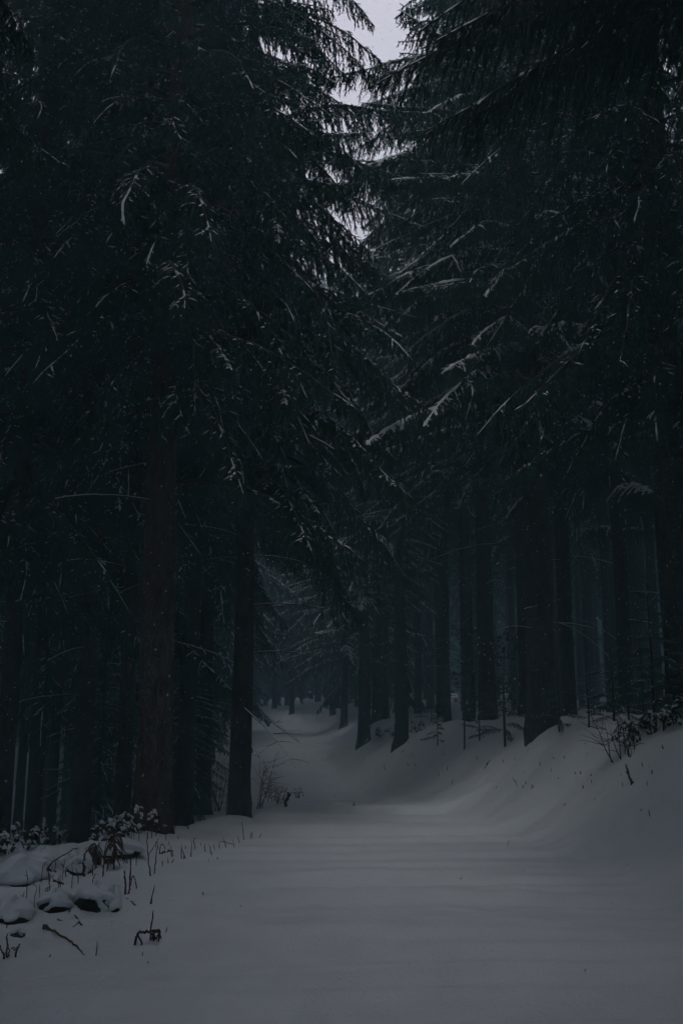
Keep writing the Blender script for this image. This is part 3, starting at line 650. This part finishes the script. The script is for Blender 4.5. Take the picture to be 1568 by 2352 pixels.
for zf, p, q in [(zE, (140, 962), (146, 945)), (zE, (580, 1185), (575, 1165)), (zE, (425, 1228), (420, 1215)), (zE, (80, 1315), (90, 1300)), (zE, (1180, 1525), (1178, 1505)),
                 (zE, (1340, 972), (1345, 950)), (zE, (165, 1190), (170, 1178)), (zE, (680, 1095), (688, 1082)), (zD, (310, 1085), (316, 1070)), (zD, (430, 1115), (436, 1085)),
                 (zD, (440, 898), (442, 880)), (zD, (800, 1150), (795, 1105)), (zD, (890, 1185), (900, 1165)), (zD, (1060, 992), (1064, 970)), (zC, (1330, 960), (1325, 915)),
                 (zC, (1320, 955), (1345, 935)), (zE, (960, 1075), (962, 1055)), (zE, (480, 1045), (476, 1015)), (zE, (1390, 950), (1370, 915)), (zE, (1280, 1405), (1282, 1392)),
                 (zA, (1015, 1325), (1030, 1318)), (zA, (465, 1640), (470, 1622)), (zA, (1345, 1710), (1362, 1688)), (zB, (1215, 1228), (1210, 1212)), (zB, (890, 1125), (893, 1100))]:
    T_('plant_stub', 'tiny dark plant stub just showing through the snow', 'stub', zf, [[p, q]], 0.010, M_TWIG, group='plant stubs showing through the snow')
rs = random.Random(9)
for k in range(48):
    u0 = rs.uniform(880, 1560); v0 = rs.uniform(1712, 1800)+0.10*(u0-900)+rs.gauss(0, 12)
    T_('plant_stub', 'tiny dark plant stub just showing through the snow', 'stub', lambda p: p, [[(u0, v0), (u0+rs.gauss(0, 4), v0-rs.uniform(4, 13))]], rs.uniform(0.005, 0.011), M_TWIG, group='plant stubs showing through the snow')
T_('dry_stalk', 'thin curved grass stalk alone on the open road', 'stalk', lambda p: p, [[(1337, 2232-0), (1345, 2222)]], 0.004)
T_('dry_stalk', 'thin grass stalk on the right half of the road', 'stalk', lambda p: p, [[(1162, 1944), (1166, 1934), (1172, 1928)]], 0.004)

# hummocks: dark clods and log ends under rounded snow
def hummock(u, v, w, d, h, label, rot=0.0, lift=0.0, seed=1, bare=0.35):
    b = on(u, v); b.y += d*0.35; b.z = 0.5*(hgt(b.x, b.y)+hgt(b.x, b.y-d*0.5))+0.005
    root = link('snow_hummock', None); root.location = b; root.rotation_euler.z = rot; root.empty_display_size = 0.1
    tag(root, label, 'hummock')
    nu, nv = 40, 16; th = np.linspace(0, 2*math.pi, nu, endpoint=False); ph = np.linspace(-0.95, math.pi/2, nv)
    TH, PH = np.meshgrid(th, ph); nz = lambda f, k: vnoise(np.cos(TH)*f+5+seed, np.sin(TH)*f+PH*f, seed+k)
    def dome(s, up, rough, lowcut):
        rr = 1+rough*nz(1.6, 1)+rough*0.5*nz(4.0, 2)
        ce = np.cos(PH); se = np.sin(PH)
        x = s*w/2*ce*rr*np.cos(TH); y = s*d/2*ce*rr*np.sin(TH); z = s*h*se*(1+rough*nz(1.3, 3))+up
        g = Geo(); i = np.arange(nv-1)[:, None]*nu; j = np.arange(nu)[None]; k = (j+1) % nu
        f = np.stack([i+j, i+k, i+k+nu, i+j+nu], -1).reshape(-1, 4)
        if lowcut is not None:
            keep = (PH > lowcut)[:-1].ravel(); f = f[keep]
        g.add(np.stack([x, y, z], -1), f, 0); return g
    link('clod', dome(0.9, 0, 0.18, None).mesh('clod', [M_EARTH]), root)
    front = np.maximum(0, -np.sin(TH+0.3))**2*(bare > 0.2)             # side turned to the road is hollow under the snow
    cut = -0.9+bare*front*4.2*(0.45+0.75*nz(1.2, 7))
    cap = dome(1.0, 0.045+lift, 0.34, cut).mesh('snow_cap', [M_SNOW])
    o = link('snow_cap', cap, root); md = o.modifiers.new('thick', 'SOLIDIFY'); md.thickness = 0.05; md.offset = -1
    sb = o.modifiers.new('soft', 'SUBSURF'); sb.levels = 1; sb.render_levels = 1
    return root
hummock(48, 2035, 0.54, 0.50, 0.18, 'broad rounded snow hummock at the left picture edge', 0.2, seed=3, bare=0.10)
hummock(212, 2090, 0.42, 0.31, 0.14, 'long snow hummock with a dark hollow under its right end', -0.1, seed=5, bare=0.30)
hummock(258, 2092, 0.15, 0.16, 0.12, 'small snow lump with a dark bare end beside the long hummock', 0.0, seed=8, bare=0.26)
hummock(120, 2096, 0.29, 0.26, 0.10, 'low snow hummock between the long hummock and the left edge', 0.3, seed=11, bare=0.12)
hummock(28, 2122, 0.31, 0.29, 0.11, 'lowest snow hummock at the left picture edge', 0.0, seed=14, bare=0.12)
hummock(172, 2008, 0.29, 0.24, 0.14, 'snow hummock with a dark cave under bowed cane', 0.0, seed=17, bare=0.30)
hummock(95, 2000, 0.34, 0.29, 0.15, 'snow hummock against the dark bramble edge at left', 0.0, seed=19, bare=0.1)
hummock(255, 1965, 0.61, 0.43, 0.10, 'flat wide snow hummock under the bramble thicket', 0.0, seed=23, bare=0.15)
hummock(40, 2152, 0.11, 0.09, 0.03, 'tiny dark clod holding a forked twig at lower left', 0.0, -0.03, seed=29, bare=0.7)

# withered drooping plant in front of the brambles
def withered(u, v, h, label, seed):
    rg = np.random.default_rng(seed); b = on(u, v)
    root = link('withered_plant', None); root.location = b; root.empty_display_size = 0.1; tag(root, label, 'plant')
    g = Geo(); P = [np.array([0, 0, -0.05]), np.array([0.0, 0, h*0.5]), np.array([-0.03, 0, h])]; stem_geo(g, P, 0.011); link('stem', g.mesh('stem', [M_STALK]), root)
    lg = Geo()
    for k in range(34):
        z = h*rg.uniform(0.25, 1.0); a = rg.uniform(0, 6.28); l = rg.uniform(0.10, 0.26)
        q = bend(np.array([-0.02*z/h, 0, z]), np.array([math.cos(a), math.sin(a), 0.3]), 5, l/5, 0.55, 0.12, rg)
        w = np.array([0.004, 0.012, 0.016, 0.012, 0.006, 0.001])*rg.uniform(0.7, 1.5); s_ = np.array([-math.sin(a), math.cos(a), 0])
        V = np.stack([q-s_*w[:, None], q+s_*w[:, None]+np.array([0, 0, 0.006])], 1).reshape(-1, 3); i = np.arange(5)[:, None]*2
        lg.add(V, (i+np.array([[0, 1, 3, 2]])), 0)
    link('leaf', lg.mesh('leaf', [M_STALK]), root)['kind'] = 'stuff'
withered(262, 1998, 0.40, 'withered brown plant with hanging leaves before the brambles', 4)
withered(222, 1994, 0.26, 'small withered stalk plant left of the hanging-leaf plant', 9)

# brambles: arching canes with dark leaves carrying snow
def leaf_mesh(seed):
    rg = np.random.default_rng(seed); g = Geo(); n = 6
    t = np.linspace(0, 1, n); w = 0.026*np.sin(math.pi*np.clip(t*0.93+0.05, 0, 1))**0.7; x = 0.075*t; z = -0.05*t**2+0.01*np.sin(t*3)
    V = np.stack([np.stack([x, -w, z-0.010*np.ones(n)], -1), np.stack([x, 0*w, z], -1), np.stack([x, w, z-0.010*np.ones(n)], -1)], 1).reshape(-1, 3)
    i = np.arange(n-1)[:, None]*3; f = np.concatenate([i+np.array([[0, 1, 4, 3]]), i+np.array([[1, 2, 5, 4]])]); g.add(V, f, 0)
    if seed % 4: g.ridge(np.stack([x, 0*x, z+0.002], -1)[:5], w[:5]*1.05+0.004, 0.006+0.013*np.sin(math.pi*t[:5])*rg.uniform(.6, 1.4), 1, 5)
    return g.mesh('leaf', [M_LEAF, M_SNOW])
LEAF = [leaf_mesh(s_) for s_ in (1, 2, 3, 4)]
def bramble(x, y, r, h, ncane, label, seed, group=None):
    rg = np.random.default_rng(seed); root = link('bramble', None); root.location = (x, y, hgt(x, y)); root.empty_display_size = 0.1
    tag(root, label, 'bramble', group)
    for c in range(ncane):
        a = rg.uniform(0, 6.28); e = np.array([math.cos(a)*r*rg.uniform(.6, 1.2), math.sin(a)*r*rg.uniform(.6, 1.2), h*rg.uniform(0.1, 0.5)])
        m = e*0.55+np.array([0, 0, h*rg.uniform(0.7, 1.1)]); L = smooth_line([np.array([0, 0, -0.04]), m, e], 6)
        g = Geo(); g.tube(L, np.linspace(0.007, 0.003, len(L)), 5, 0)
        cane = link('cane', g.mesh('cane', [M_TWIG]), root)
        for k in range(int(rg.integers(9, 14))):
            p = L[rg.integers(2, len(L))]; o = link('leaf', LEAF[rg.integers(0, 4)], cane); sc_ = rg.uniform(0.55, 1.15)
            o.location = p+rg.normal(0, 0.02, 3); o.scale = (sc_, sc_, sc_); o.rotation_euler = (rg.normal(0, 0.3), rg.uniform(-0.2, 0.7), rg.uniform(0, 6.28))
bl_ = [(15, 1962), (60, 1950), (100, 1940), (45, 1925), (140, 1935), (175, 1925), (210, 1925), (250, 1930), (120, 1910), (290, 1925), (320, 1915), (180, 1900), (355, 1900), (20, 1900), (75, 1895), (240, 1905), (400, 1885)]
for i, (u, v) in enumerate(bl_):
    p = on(u, v)
    bramble(p.x, p.y, rnd.uniform(0.28, 0.42), rnd.uniform(0.16, 0.28), 5, 'snow-dusted dark-leaved bramble in the thicket left of the road', 50+i, 'brambles in the thicket left of the road')
for i, (zf, p, lab) in enumerate([(zD, (290, 850), 'dark bramble at the foot of the lone bank-edge trunk'), (zD, (180, 850), 'small bramble left of the lone bank-edge trunk'), (zD, (510, 810), 'small bramble right of the lone bank-edge trunk'),
                                (zE, (1380, 790), 'bramble under the young spruce on the right bank crest'), (zE, (1240, 830), 'low bramble left of the young spruce on the right bank crest'), (zE, (1180, 880), 'lowest bramble trailing down the right bank crest'), (zE, (1490, 720), 'bramble on the bank crest at the right edge')]):
    q = on(*zf(p)); bramble(q.x, q.y, 0.30, 0.24, 4, lab, 90+i)
T_('bramble_cane', 'tall brown cane arching high over the bramble thicket', 'cane', zA, [[(120, 520), (260, 300), (450, 150), (700, 85), (880, 95)]], 0.006, M_STALK)
T_('bramble_cane', 'upright brown shoot above the middle of the thicket', 'cane', zA, [[(715, 560), (712, 470), (718, 390)], [(715, 400), (675, 398)]], 0.010, M_STALK)

# bare shrubs
def bare_shrub(u, v, label, stems, h, spread, seed, tilt=0.0):
    rg = np.random.default_rng(seed); b = on(u, v); root = link('bare_shrub', None); root.location = b; root.empty_display_size = 0.1; tag(root, label, 'shrub')
    for k in range(stems):
        a = rg.uniform(0, 6.28); g = Geo(); l = h*rg.uniform(0.45, 1.0)
        L = bend(np.array([rg.normal(0, spread*0.4), rg.normal(0, 0.12), -0.06]), np.array([math.cos(a)*0.25+tilt, math.sin(a)*0.25, 1.0]), 10, l/10, 0.015, 0.07, rg)
        g.tube(L, np.linspace(0.009, 0.002, 11), 5, 0)
        for q in range(int(rg.integers(4, 9))):
            i = int(rg.integers(3, 10)); a2 = rg.uniform(0, 6.28)
            t = bend(L[i], np.array([math.cos(a2)*0.9+tilt*1.5, math.sin(a2)*0.7, rg.uniform(0.2, 0.9)]), 6, l*rg.uniform(0.03, 0.09), 0.05, 0.12, rg)
            g.tube(t, np.linspace(0.005, 0.0015, 7), 4, 0)
        link('stem', g.mesh('stem', [M_TWIG]), root)
    return root
bare_shrub(592, 1857, 'bare shrub with long side twigs right of the slim road-edge trunk', 7, 1.5, 0.10, 3, 0.25)
bare_shrub(500, 1862, 'bare shrub just left of the slim road-edge trunk', 11, 1.3, 0.22, 4)
bare_shrub(462, 1866, 'low bare shrub between the left trunks', 8, 0.8, 0.2, 5)
bare_shrub(640, 1846, 'low tangle of bare twigs beyond the slim road-edge trunk', 9, 0.55, 0.22, 6)
bare_shrub(690, 1832, 'thin low twigs at the far lip of the road', 6, 0.35, 0.25, 7)
bare_shrub(1415, 1742, 'thin bare shrub on the right bank crest', 5, 0.8, 0.12, 8, -0.2)
bare_shrub(1455, 1730, 'sparse bare twigs left of the young spruce on the bank', 4, 0.6, 0.12, 9)
T_('tree_stub', 'dark broken stub leaning right beyond the road-edge shrub', 'stub', zC, [[(690, 965), (715, 890), (735, 830)], [(715, 895), (760, 825)]], 0.03, M_TWIG)

# young trees
def young_spruce(u, v, h, label, kind, n, rmax, seed, zmin=0.08):
    rg = random.Random(seed); b = on(u, v); root = link('young_spruce', None); root.location = b; root.empty_display_size = 0.2; tag(root, label, 'young tree')
    g = Geo(); g.tube(np.array([[0, 0, -0.1], [0.01, 0, h*0.5], [0, 0.01, h]]), [0.012+0.008*h, 0.008+0.004*h, 0.003], 8, 0); link('trunk', g.mesh('trunk', [M_TWIG]), root)
    for k in range(n):
        t = (k+rg.random())/n; L = rmax*(1-t)**0.8*rg.uniform(0.7, 1.1)+0.06
        o = add_limb(root, h*(zmin+(1-zmin)*t), k*2.4+rg.gauss(0, .3), L, kind, R(rg.gauss(8, 8)+25*t), rg.randrange(9), rg.gauss(0, .15))
        o.scale = (L/3.2, L/3.2*1.1, L/3.2*0.7)
    return root
q = zE((1310, 800)); young_spruce(q[0], q[1], 2.1, 'dark young spruce on the right bank crest', 'light', 26, 1.0, 1)
q = zE((1068, 805)); young_spruce(q[0], q[1], 0.85, 'small dark spruce sapling left of the young spruce on the crest', 'light', 14, 0.45, 2)
q = zE((900, 520)); young_spruce(q[0], q[1], 2.4, 'snow-laden young spruce behind the right bank', 'snowy', 26, 1.4, 3)
q = zE((700, 560)); young_spruce(q[0], q[1], 2.0, 'smaller snow-laden spruce beside the slim bank trunk', 'snowy', 22, 1.2, 4)
q = zE((1120, 480)); young_spruce(q[0], q[1], 2.6, 'snow-laden young spruce farthest right behind the bank', 'snowy', 24, 1.4, 5)
q = zD((705, 925)); young_spruce(q[0], q[1], 0.75, 'sparse little spruce left of the bare-stemmed sapling', 'light', 12, 0.5, 6)
q = zD((1325, 935)); young_spruce(q[0], q[1], 1.5, 'low spruce with wide lower boughs right of the bare-stemmed sapling', 'light', 16, 0.8, 7)
q = zD((650, 705)); young_spruce(q[0], q[1], 0.8, 'little spruce bowed under snow behind the bank edge', 'snowy', 14, 0.7, 8)
for i, (p, hh, rr, nn, kd, lab) in enumerate([
    ((1090, 880), 0.7, 0.55, 16, 'snowy', 'snowy little spruce between the two leafy saplings'),
    ]):
    q = zD(p); young_spruce(q[0], q[1], hh, lab, kd, nn, rr, 20+i)
for i, (p, hh, rr, nn, kd, lab) in enumerate([
    ((430, 800), 1.0, 0.6, 14, 'light', 'dark spruce sapling right of the thickest bank trunk'), ((700, 760), 0.7, 0.5, 12, 'snowy', 'snowy seedling below the slim bank trunk'),
    ((930, 700), 1.2, 0.7, 16, 'snowy', 'snow-dusted spruce sapling behind the bank crest'), ((1200, 640), 1.6, 0.9, 18, 'light', 'dark spruce sapling left behind the crest spruce'),
    ((1450, 700), 1.4, 0.8, 18, 'light', 'dark spruce sapling right of the crest spruce'), ((820, 420), 1.6, 1.0, 18, 'snowy', 'snow-laden low spruce between the young spruces'),
    ((1260, 420), 2.2, 1.2, 20, 'snowy', 'snow-laden spruce behind the crest spruce')]):
    q = zE(p); young_spruce(q[0], q[1], hh, lab, kd, nn, rr, 40+i)
def leafy_sapling(u, v, h, label, seed, bole=0.45):
    rg = np.random.default_rng(seed); b = on(u, v); root = link('leafy_sapling', None); root.location = b; root.empty_display_size = 0.2; tag(root, label, 'sapling')
    g = Geo(); L = bend(np.array([0, 0, -0.1]), np.array([0.0, 0, 1.0]), 12, h/12, 0, 0.02, rg); g.tube(L, np.linspace(0.022, 0.004, 13), 7, 0); link('trunk', g.mesh('trunk', [M_TWIG]), root)
    lg = Geo()
    for k in range(34):
        i = int(rg.integers(int(12*bole), 13)); a = rg.uniform(0, 6.28)
        t = bend(L[i], np.array([math.cos(a), math.sin(a), 0.35]), 6, h*rg.uniform(0.025, 0.055), 0.04, 0.15, rg); lg.tube(t, np.linspace(0.006, 0.002, 7), 4, 0)
        for m in range(22):
            p = t[rg.integers(1, 7)]+rg.normal(0, 0.05, 3); d1 = rg.normal(size=3); d1 /= np.linalg.norm(d1); d2 = np.cross(d1, rg.normal(size=3)); d2 /= np.linalg.norm(d2)
            s1, s2 = rg.uniform(0.018, 0.034), rg.uniform(0.010, 0.018)
            lg.add([p-d1*s1, p-d2*s2, p+d1*s1, p+d2*s2], [[0, 1, 2, 3]], 2 if rg.random() < 0.05 else 1)
    link('crown', lg.mesh('crown', [M_TWIG, M_LEAF, M_SNOW]), root)
q = zD((950, 962)); leafy_sapling(q[0], q[1], 2.4, 'tallest bare-stemmed sapling with small leaves on the bank edge', 3)
q = zD((1322, 900)); leafy_sapling(q[0], q[1], 2.0, 'leafy sapling with snow specks left of the thickest bank trunk', 4, 0.35)

# ------------------------------------------------------------------ flakes hanging in the air
def flakes(n):
    rg = np.random.default_rng(3)
    y = 2.5+30*rg.random(n)**0.75; x = rg.uniform(-1, 1, n)*(0.37*y+0.6); z = rg.uniform(-0.3, 1, n)*(0.9*y)+1.6
    ok = (z > height(x, y)+0.3) & (z > 0.045*y+0.75); x, y, z = x[ok], y[ok], z[ok]; n = len(x)
    r = np.clip(0.0030*np.exp(rg.normal(0, 0.45, n)), 0.0012, 0.009)*np.clip(y/9, 0.55, 1.3)
    o = np.array([[1, 0, 0], [-1, 0, 0], [0, 1, 0], [0, -1, 0], [0, 0, 1], [0, 0, -1]], float)
    f = np.array([[0, 2, 4], [2, 1, 4], [1, 3, 4], [3, 0, 4], [2, 0, 5], [1, 2, 5], [3, 1, 5], [0, 3, 5]])
    q_ = rg.normal(0, 0.35, (n, 3)); ax_ = np.array([0.55, 0.1, 0.83])+q_; ax_ /= np.linalg.norm(ax_, axis=1)[:, None]
    V = o[None]*r[:, None, None]*rg.uniform(0.6, 1.2, (n, 6, 1))
    V = V+ax_[:, None]*np.sum(V*ax_[:, None], -1, keepdims=True)*0.9      # ragged, longer than wide
    V = V+np.stack([x, y, z], -1)[:, None]
    g = Geo(); g.add(V.reshape(-1, 3), (np.arange(n)[:, None, None]*6+f[None]).reshape(-1, 3), 0)
    tag(link('falling_snow', g.mesh('falling_snow', [M_FLAKE])), 'snowflakes drifting in the air over road and trees', 'snow', kind='stuff')
flakes(26000)

# ------------------------------------------------------------------ haze of blowing snow
def haze(density):
    bpy_m = bpy.data.materials.new('haze'); bpy_m.use_nodes = True; nt_ = bpy_m.node_tree
    nt_.nodes.remove(nt_.nodes['Principled BSDF'])
    v = nt_.nodes.new('ShaderNodeVolumePrincipled'); v.inputs['Density'].default_value = density
    v.inputs['Color'].default_value = (0.45, 0.73, 0.83, 1); v.inputs['Anisotropy'].default_value = 0.2
    nt_.links.new(v.outputs[0], nt_.nodes['Material Output'].inputs['Volume'])
    x0, x1, y0, y1, z0, z1 = -410, 410, -130, 430, -3, 36
    g = Geo(); g.add([[x, y, z] for z in (z0, z1) for y in (y0, y1) for x in (x0, x1)],
                     [[0, 2, 3, 1], [4, 5, 7, 6], [0, 1, 5, 4], [2, 6, 7, 3], [0, 4, 6, 2], [1, 3, 7, 5]], 0)
    o = link('haze', g.mesh('haze', [bpy_m], False)); tag(o, kind='stuff'); return o
haze(0.0088)
